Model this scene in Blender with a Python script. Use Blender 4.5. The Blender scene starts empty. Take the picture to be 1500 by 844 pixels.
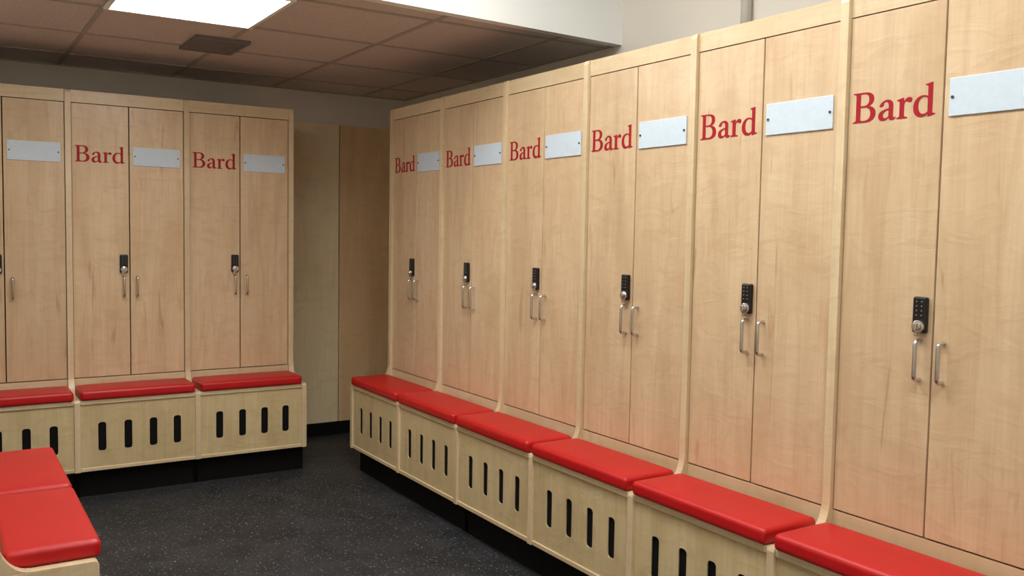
import bpy, bmesh, math, random
from mathutils import Vector, Matrix
S=0.61; ZO=0.23          # S metres per locker pitch ; floor offset
ZT,ZDT,ZDB,ZSB=3.165,3.056,0.727,0.595
D=0.398; DEP=0.86
scene=bpy.context.scene
col=scene.collection

# ------------------------------------------------------------ materials
def newmat(name):
    m=bpy.data.materials.new(name); m.use_nodes=True
    nt=m.node_tree; b=nt.nodes['Principled BSDF']
    return m,nt,b
def lin(r,g,b):
    f=lambda c:(c/255/12.92) if c/255<=.04045 else ((c/255+.055)/1.055)**2.4
    return (f(r),f(g),f(b),1)
def plain(name,c,rough=.5,metal=0,spec=.5,noise=0.0,nscale=20,bump=0.0,coat=0):
    m,nt,b=newmat(name)
    b.inputs['Roughness'].default_value=rough; b.inputs['Metallic'].default_value=metal
    b.inputs['Specular IOR Level'].default_value=spec
    b.inputs['Coat Weight'].default_value=coat
    tc=nt.nodes.new('ShaderNodeTexCoord'); n=nt.nodes.new('ShaderNodeTexNoise')
    n.inputs['Scale'].default_value=nscale; n.inputs['Detail'].default_value=4
    nt.links.new(tc.outputs['Object'],n.inputs['Vector'])
    r=nt.nodes.new('ShaderNodeValToRGB')
    k=noise
    r.color_ramp.elements[0].position=.3; r.color_ramp.elements[1].position=.7
    r.color_ramp.elements[0].color=(c[0]*(1-k),c[1]*(1-k),c[2]*(1-k),1)
    r.color_ramp.elements[1].color=(min(1,c[0]*(1+k)),min(1,c[1]*(1+k)),min(1,c[2]*(1+k)),1)
    nt.links.new(n.outputs['Fac'],r.inputs['Fac']); nt.links.new(r.outputs['Color'],b.inputs['Base Color'])
    if bump:
        bp=nt.nodes.new('ShaderNodeBump'); bp.inputs['Strength'].default_value=bump; bp.inputs['Distance'].default_value=.004
        nt.links.new(n.outputs['Fac'],bp.inputs['Height']); nt.links.new(bp.outputs['Normal'],b.inputs['Normal'])
    return m
def wood(name,c1,c2,c3,rough=.38,vertical=True,fig=.5,coat=.25,streak=0.0):
    m,nt,b=newmat(name); N=nt.nodes.new; L=nt.links.new
    tc=N('ShaderNodeTexCoord'); oi=N('ShaderNodeObjectInfo')
    mul=N('ShaderNodeVectorMath'); mul.operation='SCALE'; mul.inputs[0].default_value=(17.3,9.1,31.7)
    L(oi.outputs['Random'],mul.inputs['Scale'])
    add=N('ShaderNodeVectorMath'); add.operation='ADD'
    L(tc.outputs['Object'],add.inputs[0]); L(mul.outputs[0],add.inputs[1])
    def noise(sc,detail,dist,scale=1):
        mp=N('ShaderNodeMapping'); mp.inputs['Scale'].default_value=sc
        n=N('ShaderNodeTexNoise'); n.inputs['Scale'].default_value=scale; n.inputs['Detail'].default_value=detail
        n.inputs['Distortion'].default_value=dist
        L(add.outputs[0],mp.inputs['Vector']); L(mp.outputs[0],n.inputs['Vector']); return n
    v=vertical
    big=noise((5,5,1.1) if v else (1.1,5,5),4,1.6)
    fine=noise((120,120,3) if v else (3,120,120),3,.1)
    mid=noise((17,17,1.9) if v else (1.9,17,17),4,1.2)
    curl=noise((7,7,15) if v else (15,7,7),3,1.6)
    r=N('ShaderNodeValToRGB'); e=r.color_ramp.elements
    e[0].position=.33; e[0].color=c2; e[1].position=.66; e[1].color=c1
    L(big.outputs['Fac'],r.inputs['Fac'])
    def mixin(base,n,colr,lo,hi,amt):
        rr=N('ShaderNodeMapRange'); rr.inputs['From Min'].default_value=lo; rr.inputs['From Max'].default_value=hi
        rr.inputs['To Max'].default_value=amt; L(n.outputs['Fac'],rr.inputs['Value'])
        mx=N('ShaderNodeMix'); mx.data_type='RGBA'; L(rr.outputs[0],mx.inputs['Factor'])
        L(base,mx.inputs['A']); mx.inputs['B'].default_value=colr; return mx.outputs['Result']
    o=mixin(r.outputs['Color'],mid,c3,.50,.76,fig)
    o=mixin(o,fine,c3,.48,.78,.30)
    o=mixin(o,curl,c3,.50,.70,.30)
    if streak:
        st=noise((26,26,3.0),2,.8)
        o=mixin(o,st,lin(156,102,70),.66,.76,streak)
    hsv=N('ShaderNodeHueSaturation'); mr=N('ShaderNodeMapRange'); mr.inputs['To Min'].default_value=.93; mr.inputs['To Max'].default_value=1.05
    L(oi.outputs['Random'],mr.inputs['Value']); L(mr.outputs[0],hsv.inputs['Value']); L(o,hsv.inputs['Color'])
    L(hsv.outputs['Color'],b.inputs['Base Color'])
    b.inputs['Roughness'].default_value=rough; b.inputs['Coat Weight'].default_value=coat; b.inputs['Coat Roughness'].default_value=.25
    bp=N('ShaderNodeBump'); bp.inputs['Strength'].default_value=.28; bp.inputs['Distance'].default_value=.005
    L(curl.outputs['Fac'],bp.inputs['Height']); L(bp.outputs['Normal'],b.inputs['Normal'])
    return m
M_DOOR=wood('maple_veneer',lin(217,193,158),lin(204,176,140),lin(185,152,116),streak=.4,rough=.36,coat=.3)
M_FRAME=wood('maple_edge',lin(220,201,165),lin(210,189,152),lin(190,163,126),fig=.2)
M_HORIZ=wood('maple_rail',lin(220,201,165),lin(208,186,148),lin(188,159,122),vertical=False,fig=.25)
M_BENCH=wood('maple_bench_panel',lin(212,194,152),lin(196,176,133),lin(172,147,107),fig=.3)
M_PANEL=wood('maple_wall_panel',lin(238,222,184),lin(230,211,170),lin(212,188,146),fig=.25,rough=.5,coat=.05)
M_PANEL2=wood('maple_wall_panel_shaded',lin(226,194,150),lin(214,180,136),lin(196,162,118),fig=.25,rough=.5,coat=.05)  # same maple as the left panel, with the corner's shade put into the colour
M_RED=plain('red_vinyl',lin(184,15,19),rough=.42,noise=.05,nscale=6,bump=.05)
M_LET=plain('red_lettering',lin(158,12,32),rough=.55,noise=.02,spec=.3)
M_PLATE=plain('white_plastic_plate',lin(200,216,229),rough=.35,noise=.03,nscale=60)
M_BLK=plain('black_plastic',lin(14,14,16),rough=.35,noise=.1)
M_KEY=plain('grey_buttons',lin(110,112,116),rough=.5,noise=.05)
M_STEEL=plain('brushed_steel',lin(205,205,205),rough=.25,metal=1,noise=.05,nscale=80)
M_SCREW=plain('screw_steel',lin(90,90,92),rough=.4,metal=1,noise=.05)
M_DARK=plain('locker_interior',lin(60,48,36),rough=.8,noise=.1)
M_KICK=plain('black_kick',lin(10,10,11),rough=.8,noise=.2,spec=.2)
M_WALL=plain('painted_wall_greige',lin(220,214,202),rough=.8,noise=.03,nscale=3,bump=.05)
M_WHITE=plain('painted_soffit_white',lin(242,245,243),rough=.85,noise=.01,nscale=3)
M_GRID=plain('ceiling_grid_metal',lin(172,163,156),rough=.6,noise=.03)
M_PIPE=plain('painted_conduit',lin(216,211,200),rough=.5,noise=.03)
M_VENT=plain('vent_metal',lin(112,110,110),rough=.5,noise=.05)
M_TILE=plain('ceiling_tile',lin(210,200,194),rough=.95,noise=.10,nscale=90,bump=.3)
def floor_mat():
    m,nt,b=newmat('black_rubber_speckled'); N=nt.nodes.new; L=nt.links.new
    tc=N('ShaderNodeTexCoord')
    n1=N('ShaderNodeTexNoise'); n1.inputs['Scale'].default_value=80; n1.inputs['Detail'].default_value=3
    n2=N('ShaderNodeTexNoise'); n2.inputs['Scale'].default_value=3.0; n2.inputs['Detail'].default_value=6; n2.inputs['Distortion'].default_value=1.5
    n3=N('ShaderNodeTexVoronoi'); n3.inputs['Scale'].default_value=64
    for n in (n1,n2,n3): L(tc.outputs['Object'],n.inputs['Vector'])
    r1=N('ShaderNodeValToRGB'); e=r1.color_ramp.elements; e[0].position=.60; e[0].color=(0,0,0,1); e[1].position=.68; e[1].color=(1,1,1,1)
    L(n1.outputs['Fac'],r1.inputs['Fac'])
    r3=N('ShaderNodeValToRGB'); e=r3.color_ramp.elements; e[0].position=.14; e[0].color=(1,1,1,1); e[1].position=.2; e[1].color=(0,0,0,1)
    L(n3.outputs['Distance'],r3.inputs['Fac'])
    r2=N('ShaderNodeValToRGB'); e=r2.color_ramp.elements; e[0].position=.35; e[0].color=(.010,.011,.012,1); e[1].position=.7; e[1].color=(.030,.031,.035,1)
    L(n2.outputs['Fac'],r2.inputs['Fac'])
    m1=N('ShaderNodeMix'); m1.data_type='RGBA'; L(r1.outputs['Color'],m1.inputs['Factor']); L(r2.outputs['Color'],m1.inputs['A']); m1.inputs['B'].default_value=(.085,.09,.10,1)
    mu=N('ShaderNodeMix'); mu.data_type='RGBA'; sep=N('ShaderNodeSeparateColor'); L(n3.outputs['Color'],sep.inputs[0])
    pw=N('ShaderNodeMath'); pw.operation='POWER'; pw.inputs[1].default_value=2.6; L(sep.outputs[0],pw.inputs[0])
    L(pw.outputs[0],mu.inputs['Factor']); mu.inputs['A'].default_value=(.025,.027,.03,1); mu.inputs['B'].default_value=(.45,.48,.53,1)
    m2=N('ShaderNodeMix'); m2.data_type='RGBA'; L(r3.outputs['Color'],m2.inputs['Factor']); L(m1.outputs['Result'],m2.inputs['A']); L(mu.outputs['Result'],m2.inputs['B'])
    L(m2.outputs['Result'],b.inputs['Base Color']); b.inputs['Roughness'].default_value=.6
    bp=N('ShaderNodeBump'); bp.inputs['Strength'].default_value=.3; bp.inputs['Distance'].default_value=.003
    L(n1.outputs['Fac'],bp.inputs['Height']); L(bp.outputs['Normal'],b.inputs['Normal'])
    return m
M_FLOOR=floor_mat()
def emit(name,c,s):
    m,nt,b=newmat(name); b.inputs['Base Color'].default_value=(.9,.9,.9,1)
    b.inputs['Emission Color'].default_value=(*c,1); b.inputs['Emission Strength'].default_value=s; return m

# ------------------------------------------------------------ mesh helpers (units -> metres)
def box(bm,x0,x1,y0,y1,z0,z1):
    v=[bm.verts.new((x*S,y*S,z*S)) for z in (z0,z1) for y in (y0,y1) for x in (x0,x1)]
    for f in ((0,2,3,1),(4,5,7,6),(0,1,5,4),(2,6,7,3),(0,4,6,2),(1,3,7,5)): bm.faces.new([v[i] for i in f])
def cyl(bm,c,axis,r,h,seg=20,r2=None):
    rot={'y':Matrix.Rotation(math.pi/2,4,'X'),'z':Matrix.Identity(4),'x':Matrix.Rotation(math.pi/2,4,'Y')}[axis]
    bmesh.ops.create_cone(bm,cap_ends=True,segments=seg,radius1=r*S,radius2=(r if r2 is None else r2)*S,depth=h*S,
        matrix=Matrix.Translation(Vector(c)*S)@rot)
def finish(bm,name,mat,smooth=False):
    bmesh.ops.recalc_face_normals(bm,faces=bm.faces)
    me=bpy.data.meshes.new(name); bm.to_mesh(me); bm.free(); me.materials.append(mat)
    if smooth:
        for p in me.polygons: p.use_smooth=True
    return me
def addobj(name,me,parent=None,bevel=0,seg=2,loc=None):
    o=bpy.data.objects.new(name,me); col.objects.link(o)
    if parent: o.parent=parent
    if loc: o.location=loc
    if bevel:
        b=o.modifiers.new('bevel','BEVEL'); b.width=bevel*S; b.segments=seg; b.limit_method='ANGLE'
    return o
def boxes(name,lst,mat):
    bm=bmesh.new()
    for b in lst: box(bm,*b)
    return finish(bm,name,mat)
def prism(polys,x0,x1,name,mat):   # polys in (y,z)
    bm=bmesh.new()
    for poly in polys:
        a=[bm.verts.new((x0*S,y*S,z*S)) for y,z in poly]; b=[bm.verts.new((x1*S,y*S,z*S)) for y,z in poly]
        bm.faces.new(a); bm.faces.new(b[::-1]); n=len(poly)
        for i in range(n): bm.faces.new((a[i],b[i],b[(i+1)%n],a[(i+1)%n]))
    return finish(bm,name,mat)
def rounded_pad(name,x0,x1,y0,y1,z0,z1,r,crown,mat):
    """foam cushion: rounded box built from a dense grid, with crowned top"""
    bm=bmesh.new(); nx,ny=28,14
    cx,cy,cz=(x0+x1)/2,(y0+y1)/2,(z0+z1)/2; hx,hy,hz=(x1-x0)/2,(y1-y0)/2,(z1-z0)/2
    def axis(n,h):
        e=[-h,-h+r*.08,-h+r*.25,-h+r*.5,-h+r*.78,-h+r]
        m=[(-h+r)+(2*(h-r))*k/(n) for k in range(1,n)]
        return e+m+[-q for q in reversed(e)]
    ax,ay=axis(nx,hx),axis(ny,hy); az=axis(2,hz) if hz>r*1.05 else [-hz+2*hz*k/10 for k in range(11)]
    vd={}
    def V(p):
        k=(round(p[0],6),round(p[1],6),round(p[2],6))
        if k in vd: return vd[k]
        q=Vector(p); rr=min(r,hz)
        c=Vector((max(-hx+rr,min(hx-rr,q.x)),max(-hy+rr,min(hy-rr,q.y)),max(-hz+rr,min(hz-rr,q.z))))
        d=q-c
        if d.length>1e-9: q=c+d.normalized()*rr
        if q.z>0:
            u,v=q.x/hx,q.y/hy
            q.z+=crown*(1-abs(u)**4)*(1-abs(v)**3)
        vd[k]=bm.verts.new(((q.x+cx)*S,(q.y+cy)*S,(q.z+cz)*S)); return vd[k]
    def face(*ps):
        vs=[V(p) for p in ps]
        if len(set(vs))==4: bm.faces.new(vs)
    for sz in (-hz,hz):
        for i in range(len(ax)-1):
            for j in range(len(ay)-1): face((ax[i],ay[j],sz),(ax[i+1],ay[j],sz),(ax[i+1],ay[j+1],sz),(ax[i],ay[j+1],sz))
    for sy in (-hy,hy):
        for i in range(len(ax)-1):
            for j in range(len(az)-1): face((ax[i],sy,az[j]),(ax[i+1],sy,az[j]),(ax[i+1],sy,az[j+1]),(ax[i],sy,az[j+1]))
    for sx in (-hx,hx):
        for i in range(len(ay)-1):
            for j in range(len(az)-1): face((sx,ay[i],az[j]),(sx,ay[i+1],az[j]),(sx,ay[i+1],az[j+1]),(sx,ay[i],az[j+1]))
    return finish(bm,name,mat,True)
def filled(splines,thick,name,mat,yfront):
    """2D outlines (x,z) with holes -> plate whose front is at y=yfront"""
    cu=bpy.data.curves.new(name+'_c','CURVE'); cu.dimensions='2D'; cu.fill_mode='BOTH'; cu.extrude=thick*S/2
    for pts in splines:
        s=cu.splines.new('POLY'); s.points.add(len(pts)-1); s.use_cyclic_u=True
        for i,(x,z) in enumerate(pts): s.points[i].co=(x*S,z*S,0,1)
    o=bpy.data.objects.new('tmp',cu); col.objects.link(o); bpy.context.view_layer.update()
    dg=bpy.context.evaluated_depsgraph_get()
    me=bpy.data.meshes.new_from_object(o.evaluated_get(dg))
    bpy.data.objects.remove(o); me.name=name
    bm=bmesh.new(); bm.from_mesh(me)
    for v in bm.verts:
        x,y,z=v.co; v.co=(x,-z+(yfront+thick/2)*S,y)
    bmesh.ops.remove_doubles(bm,verts=bm.verts,dist=1e-6)
    bmesh.ops.recalc_face_normals(bm,faces=bm.faces); bm.to_mesh(me); bm.free()
    me.materials.clear(); me.materials.append(mat); return me

# ------------------------------------------------------------ serif glyphs
def path(s):
    t=s.split(); pts=[]; i=0; cur=None
    def P(a): x,y=a.split(','); return (float(x),float(y))
    while i<len(t):
        if t[i] in 'ML': cur=P(t[i+1]); pts.append(cur); i+=2
        elif t[i]=='C':
            p1,p2,p3=P(t[i+1]),P(t[i+2]),P(t[i+3])
            for k in range(1,9):
                u=k/8; w=1-u
                pts.append(tuple(w**3*cur[j]+3*w*w*u*p1[j]+3*w*u*u*p2[j]+u**3*p3[j] for j in (0,1)))
            cur=p3; i+=4
        else: i+=1
    if pts[0]==pts[-1]: pts.pop()
    return pts
G=[('B',0,["M 30,680 L 330,680 C 460,680 545,620 545,520 C 545,440 490,385 420,365 C 520,350 590,290 590,190 C 590,70 490,0 350,0 L 30,0 L 30,28 C 85,34 100,40 100,90 L 100,590 C 100,640 85,646 30,652 Z",
 "M 210,640 L 210,380 L 290,380 C 380,380 425,430 425,510 C 425,595 385,640 300,640 Z",
 "M 210,340 L 210,80 C 210,50 230,42 300,42 C 410,42 465,100 465,190 C 465,290 400,340 300,340 Z"]),
 ('a',625,["M 60,330 C 90,400 170,452 250,452 C 345,452 390,400 390,310 L 390,110 C 390,60 405,45 440,52 L 455,60 L 460,38 C 430,5 400,-10 365,-10 C 320,-10 295,15 288,58 C 250,10 205,-10 155,-10 C 85,-10 40,35 40,100 C 40,190 110,235 285,262 L 285,310 C 285,370 265,405 215,405 C 180,405 165,390 160,350 C 157,318 140,305 110,305 C 75,305 62,315 60,330 Z",
 "M 285,225 L 285,95 C 262,65 238,50 210,50 C 170,50 148,78 148,118 C 148,175 190,208 285,225 Z"]),
 ('r',1085,["M 20,415 L 165,452 L 185,440 L 182,360 C 215,420 255,452 300,452 C 345,452 370,428 370,395 C 370,362 350,340 320,340 C 285,340 275,370 245,370 C 220,370 198,345 188,310 L 188,90 C 188,42 200,34 265,28 L 265,0 L 20,0 L 20,28 C 72,34 82,42 82,90 L 82,340 C 82,380 72,388 20,392 Z"]),
 ('d',1455,["M 300,680 L 445,712 L 460,704 L 460,105 C 460,58 470,52 525,48 L 525,22 L 375,-12 L 358,-5 L 358,50 C 320,8 275,-12 220,-12 C 105,-12 30,80 30,210 C 30,350 125,452 255,452 C 295,452 330,442 356,424 L 356,600 C 356,645 345,652 300,655 Z",
 "M 356,370 C 330,400 300,412 265,412 C 185,412 142,335 142,225 C 142,120 190,55 262,55 C 300,55 332,70 356,98 Z"])]

# ------------------------------------------------------------ shared part meshes
TH=.046; PR=.022
ZBT=ZSB+.006
def fin_upper():
    yf=-PR
    p=[(DEP,ZT),(yf+.02,ZT),(yf+.006,ZT-.008),(yf,ZT-.03)]
    for k in range(0,11):
        a=k/10*math.pi/2
        p.append((yf-.12*(1-math.cos(a)), ZBT+.17*(1-math.sin(a))))
    p+=[(0,ZBT),(0,0),(DEP,0)]
    return p
def fin_lower(fb=D+.006):
    return [(-.001,ZBT),(-fb+.022,ZBT),(-fb+.007,ZBT-.006),(-fb,ZBT-.022),(-fb,0),(-.001,0)]
cache={}
def parts(W):
    if W in cache: return cache[W]
    P={}; h=TH/2; g=.0042
    mid=W/2
    P['side_panel']=prism([fin_upper()],-h,h,'side_panel',M_FRAME)
    P['bench_divider']=prism([fin_lower()],-h,h,'bench_divider',M_FRAME)
    P['carcass']=boxes('carcass',[(h,W-h,.02,DEP,ZT-.03,ZT-.002),(h,W-h,DEP-.02,DEP,.0,ZT-.03),(h,W-h,.034,DEP-.02,ZDB-.03,ZDB-.004)],M_DARK)
    P['fascia']=boxes('fascia',[(h,W-h,0,.03,ZDT+.006,ZT-.002),(h,W-h,.001,.03,ZSB,ZDB-.007)],M_HORIZ)
    P['door_left']=boxes('door_left',[(h+g,mid-g,0,.032,ZDB,ZDT)],M_DOOR)
    P['door_right']=boxes('door_right',[(mid+g,W-h-g,0,.032,ZDB,ZDT)],M_DOOR)
    bm=bmesh.new(); x0=mid+.030; x1=W-h-.034
    box(bm,x0,x1,-.008,0,2.555,2.715); P['nameplate']=finish(bm,'nameplate',M_PLATE)
    bm=bmesh.new()
    for x in (x0+.016,x1-.016): cyl(bm,(x,-.010,2.635),'y',.0065,.006,12)
    P['nameplate_screws']=finish(bm,'nameplate_screws',M_SCREW)
    sc=(mid-h-.058)/1985; sp=[]
    for n,x,ps in G:
        for q in ps: sp.append([(h+.030+(x+a-30)*sc,2.568+b*.000203) for a,b in path(q)])
    P['lettering']=filled(sp,.002,'lettering',M_LET,-.002)
    # keypad lock
    bm=bmesh.new(); lx=mid-.052; dz=.028
    box(bm,lx-.033,lx+.033,-.026,0,1.597+dz,1.755+dz); P['lock_body']=finish(bm,'lock_body',M_BLK)
    bm=bmesh.new()
    for i in range(4):
        for x in (-.012,.012): cyl(bm,(lx+x,-.027,1.735+dz-.02*i),'y',.0035,.004,10)
    P['lock_buttons']=finish(bm,'lock_buttons',M_KEY)
    bm=bmesh.new(); cyl(bm,(lx,-.031,1.626+dz),'y',.029,.012,28,.027)
    cyl(bm,(lx,-.040,1.626+dz),'y',.018,.010,24); box(bm,lx-.005,lx+.005,-.052,-.044,1.610+dz,1.642+dz)
    box(bm,lx-.018,lx-.004,-.032,-.020,1.582+dz,1.606+dz)
    P['lock_knob']=finish(bm,'lock_knob',M_STEEL)
    def handle(x,nm):
        z0,z1=1.418,1.590; o=.045; r=.0092; c=.018
        pts=[(0,z1)]
        for k in range(6):
            a=k/5*math.pi/2; pts.append((-(o-c)-c*math.sin(a),z1-c+c*math.cos(a)))
        for k in range(6):
            a=k/5*math.pi/2; pts.append((-(o-c)-c*math.cos(a),z0+c-c*math.sin(a)))
        pts.append((0,z0))
        bm=bmesh.new(); rings=[]; n=len(pts)
        for i,(y,z) in enumerate(pts):
            a=Vector(pts[max(i-1,0)]); b=Vector(pts[min(i+1,n-1)]); t=(b-a).normalized(); nn=Vector((-t.y,t.x))
            ring=[]
            for k in range(12):
                q=k/12*2*math.pi; off=nn*(math.cos(q)*r)
                ring.append(bm.verts.new(((x+math.sin(q)*r)*S,(y+off.x)*S,(z+off.y)*S)))
            rings.append(ring)
        for a,b in zip(rings,rings[1:]):
            for k in range(12): bm.faces.new((a[k],a[(k+1)%12],b[(k+1)%12],b[k]))
        return finish(bm,nm,M_STEEL,True)
    P['handle_left']=handle(mid-.052,'handle_left'); P['handle_right']=handle(mid+.056,'handle_right')
    # bench
    P['seat_board']=boxes('seat_board',[(h,W-h,-D,-.001,ZSB-.036,ZSB)],M_HORIZ)
    P['base_board']=boxes('base_board',[(h,W-h,-D+.002,-.001,.002,.032)],M_HORIZ)
    zl,zh=.165,.405; sw=.031
    sp=[[(h,.032),(W-h,.032),(W-h,ZSB-.036),(h,ZSB-.036)]]
    for fx in (.196,.407,.616,.82):
        cx=fx*W; ln=[]; rr=.022
        for (cx2,cz,a0) in ((cx+sw-rr,zh-rr,0),(cx-sw+rr,zh-rr,90),(cx-sw+rr,zl+rr,180),(cx+sw-rr,zl+rr,270)):
            for k in range(5):
                a=math.radians(a0+k/4*90); ln.append((cx2+rr*math.cos(a),cz+rr*math.sin(a)))
        sp.append(ln)
    P['vented_front']=filled(sp,.010,'vented_front',M_BENCH,-D+.012)
    P['slot_shade_sheet']=boxes('slot_shade_sheet',[(h,W-h,-D+.024,-D+.034,.032,ZSB-.036)],M_KICK)  # black sheet close behind the slots, stands in for shade inside the bench
    P['kick']=boxes('kick',[(-h,W+h,-D+.10,-.001,-ZO,-.0)],M_KICK)
    P['plinth']=boxes('plinth',[(-h,W+h,0,DEP-.03,-ZO,-.0)],M_KICK)
    P['cushion']=rounded_pad('cushion',h+.002,W-h-.002,-D-.022,-.045,ZSB+.001,ZSB+.080,.024,.009,M_RED)
    cache[W]=P; return P

def locker_unit(origin,rot,W,last=False):
    P=parts(W)
    e=bpy.data.objects.new('locker',None); col.objects.link(e)
    e.location=Vector((origin[0]*S,origin[1]*S,ZO*S)); e.rotation_euler=(0,0,rot)
    e.empty_display_size=.2
    for n in ('side_panel','plinth','carcass','fascia','door_left','door_right','nameplate','nameplate_screws','lettering','lock_body','lock_buttons','lock_knob','handle_left','handle_right'):
        addobj(n,P[n],e,bevel={'side_panel':.004,'door_left':.0025,'door_right':.0025,'lock_body':.008,'lock_knob':.003,'nameplate':.002}.get(n,0))
    b=bpy.data.objects.new('locker_bench',None); col.objects.link(b); b.location=e.location; b.rotation_euler=e.rotation_euler; b.empty_display_size=.1
    for n in ('bench_divider','seat_board','base_board','vented_front','slot_shade_sheet','kick','cushion'):
        addobj(n,P[n],b,bevel={'seat_board':.005,'base_board':.004,'bench_divider':.004}.get(n,0))
    if last:
        addobj('side_panel_end',P['side_panel'],e,bevel=.004,loc=(W*S,0,0))
        addobj('bench_divider_end',P['bench_divider'],b,bevel=.004,loc=(W*S,0,0))

WL=.958; YL=.637; XG=-3.1646
for i in range(-1,3):
    locker_unit((XG+(i-.5)*WL,YL),0,WL,last=(i==2))
for k in range(8):
    locker_unit((0,-k),-math.pi/2,1.0,last=(k==7))
for k in range(2):
    locker_unit((-3.47,-3.64+k*.99),math.pi/2,.99,last=(k==1))

# ------------------------------------------------------------ room shell
XL,XR,YB,YF=-4.64,.88,1.585,-9.6; ZC=3.51; ZH=4.75
YS=-2.26; SL=.066          # soffit runs very slightly out of square
def ys(x): return YS+SL*(x-XR)
def room(name,lst,mat,bevel=0):
    o=addobj(name,boxes(name,[tuple(b) for b in lst],mat),bevel=bevel); o.location.z=ZO*S; return o
def plan_prism(name,poly,z0,z1,mat):
    bm=bmesh.new()
    a=[bm.verts.new((x*S,y*S,z0*S)) for x,y in poly]; b=[bm.verts.new((x*S,y*S,z1*S)) for x,y in poly]
    bm.faces.new(a); bm.faces.new(b[::-1]); n=len(poly)
    for i in range(n): bm.faces.new((a[i],b[i],b[(i+1)%n],a[(i+1)%n]))
    o=addobj(name,finish(bm,name,mat)); o.location.z=ZO*S; return o
room('floor',[(XL-.2,XR+.2,YF-.2,YB+.2,-ZO-.1,-ZO)],M_FLOOR)
room('wall_back',[(XL-.2,XR+.2,YB,YB+.2,-ZO,ZH)],M_WALL)
room('wall_right',[(XR,XR+.2,YF,YB,-ZO,ZH)],M_WALL)
room('wall_left',[(XL-.2,XL,YF,YB,-ZO,ZH)],M_WALL)
room('wall_front',[(XL-.2,XR+.2,YF-.2,YF,-ZO,ZH)],M_WALL)
plan_prism('ceiling',[(XL,ys(XL)+.08),(XR,ys(XR)+.08),(XR,YB),(XL,YB)],ZC,ZC+.06,M_TILE)
room('ceiling_upper',[(XL-.2,XR+.2,YF-.2,YB+.2,ZH,ZH+.1)],M_WHITE)
plan_prism('wall_soffit',[(XL,ys(XL)),(XR,ys(XR)),(XR,ys(XR)+.08),(XL,ys(XL)+.08)],ZC-.012,ZH,M_WHITE)
gx=[-1.65+k for k in range(-2,3)]; gy=[-2.07+k for k in range(0,4)]
w=.018
room('ceiling_grid',[(x-w,x+w,ys(x)+.09,YB,ZC-.006,ZC) for x in gx]+[(XL,XR,y-w,y+w,ZC-.007,ZC) for y in gy],M_GRID)
room('trim_ceiling',[(XL,XR,YB-.03,YB,ZC-.01,ZC),(XR-.03,XR,YS+.08,YB-.03,ZC-.01,ZC)],M_GRID)
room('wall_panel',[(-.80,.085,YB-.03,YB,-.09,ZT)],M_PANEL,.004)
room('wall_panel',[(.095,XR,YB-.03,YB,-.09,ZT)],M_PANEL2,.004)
room('baseboard_back',[(-.80,XR,YB-.045,YB,-ZO,-.092)],M_KICK)
bm=bmesh.new(); cyl(bm,(XR-.04,-3.57,(ZT+ZH)/2+.01),'z',.034,ZH-ZT-.02,24)
for z in (3.3,4.2): cyl(bm,(XR-.04,-3.57,z),'z',.040,.05,24)
o=addobj('conduit_pipe',finish(bm,'conduit_pipe',M_PIPE,True)); o.location.z=ZO*S
e=bpy.data.objects.new('ceiling_vent',None); col.objects.link(e); e.location=(-1.71*S,-.27*S,(ZO+ZC)*S)
a,b_=.21,.29
addobj('vent_frame',boxes('vent_frame',[(-a,a,-b_,-b_+.03,-.025,0),(-a,a,b_-.03,b_,-.025,0),(-a,-a+.03,-b_+.03,b_-.03,-.025,0),(a-.03,a,-b_+.03,b_-.03,-.025,0)],M_VENT),e)
addobj('vent_back',boxes('vent_back',[(-a+.03,a-.03,-b_+.03,b_-.03,-.009,-.0075)],M_KICK),e)
bm=bmesh.new()
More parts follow.
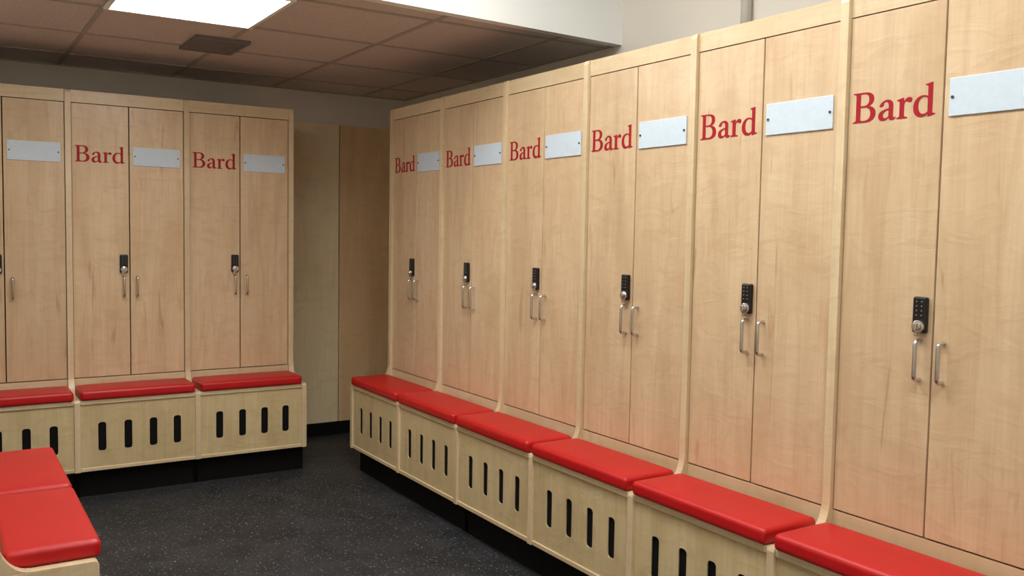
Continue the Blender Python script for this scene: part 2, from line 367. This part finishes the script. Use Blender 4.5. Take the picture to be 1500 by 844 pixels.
for i in range(9):
    y=-b_+.06+i*(2*b_-.12)/8
    v=[(-a+.03,y-.014,-.012),(a-.03,y-.014,-.012),(a-.03,y+.012,-.024),(-a+.03,y+.012,-.024)]
    v=[Vector(q)*S for q in v]; lo=[bm.verts.new(q) for q in v]; hi=[bm.verts.new(q+Vector((0,0,.001))) for q in v]
    bm.faces.new(lo); bm.faces.new(hi[::-1])
    for k in range(4): bm.faces.new((lo[k],hi[k],hi[(k+1)%4],lo[(k+1)%4]))
addobj('louvres',finish(bm,'louvres',M_VENT),e)
def troffer(cx,cy,z,sx,sy,strength,nm='ceiling_light'):
    e=bpy.data.objects.new(nm,None); col.objects.link(e); e.location=(cx*S,cy*S,(ZO+z)*S)
    f=.03
    addobj('frame',boxes('frame',[(-sx,sx,-sy,-sy+f,-.02,0),(-sx,sx,sy-f,sy,-.02,0),(-sx,-sx+f,-sy+f,sy-f,-.02,0),(sx-f,sx,-sy+f,sy-f,-.02,0)],M_WHITE),e)
    addobj('diffuser',boxes('diffuser',[(-sx+f,sx-f,-sy+f,sy-f,-.014,-.008)],emit('diffuser_glow',(1,.985,.95),strength)),e)
troffer(-2.15,-1.57,ZC,.5,.5,12)
troffer(-4.10,-1.57,ZC,.45,.5,10)  # added out of view, lifts the light under the low ceiling
troffer(-1.7,-3.9,ZH,.5,1.0,21)
troffer(-1.9,-6.9,ZH,.5,1.0,20)

# ------------------------------------------------------------ camera
yaw,pit,rol=.56947,-.06158,.01729
fw=Vector((math.sin(yaw)*math.cos(pit),math.cos(yaw)*math.cos(pit),math.sin(pit)))
rt=Vector((math.cos(yaw),-math.sin(yaw),0)); up=rt.cross(fw)
r2=rt*math.cos(rol)+up*math.sin(rol); u2=up*math.cos(rol)-rt*math.sin(rol)
cam=bpy.data.cameras.new('camera'); cam.sensor_width=36; cam.lens=1318.36/1500*36
co=bpy.data.objects.new('camera',cam); col.objects.link(co)
m=Matrix((r2,u2,-fw)).transposed().to_4x4(); m.translation=Vector((-3.63054*S,-7.78476*S,(2.0323+ZO)*S))
co.matrix_world=m; cam.clip_start=.05
scene.camera=co
wd=bpy.data.worlds.new('world'); scene.world=wd; wd.use_nodes=True
wd.node_tree.nodes['Background'].inputs[0].default_value=(.5,.5,.5,1); wd.node_tree.nodes['Background'].inputs[1].default_value=.1
scene.view_settings.view_transform='Standard'
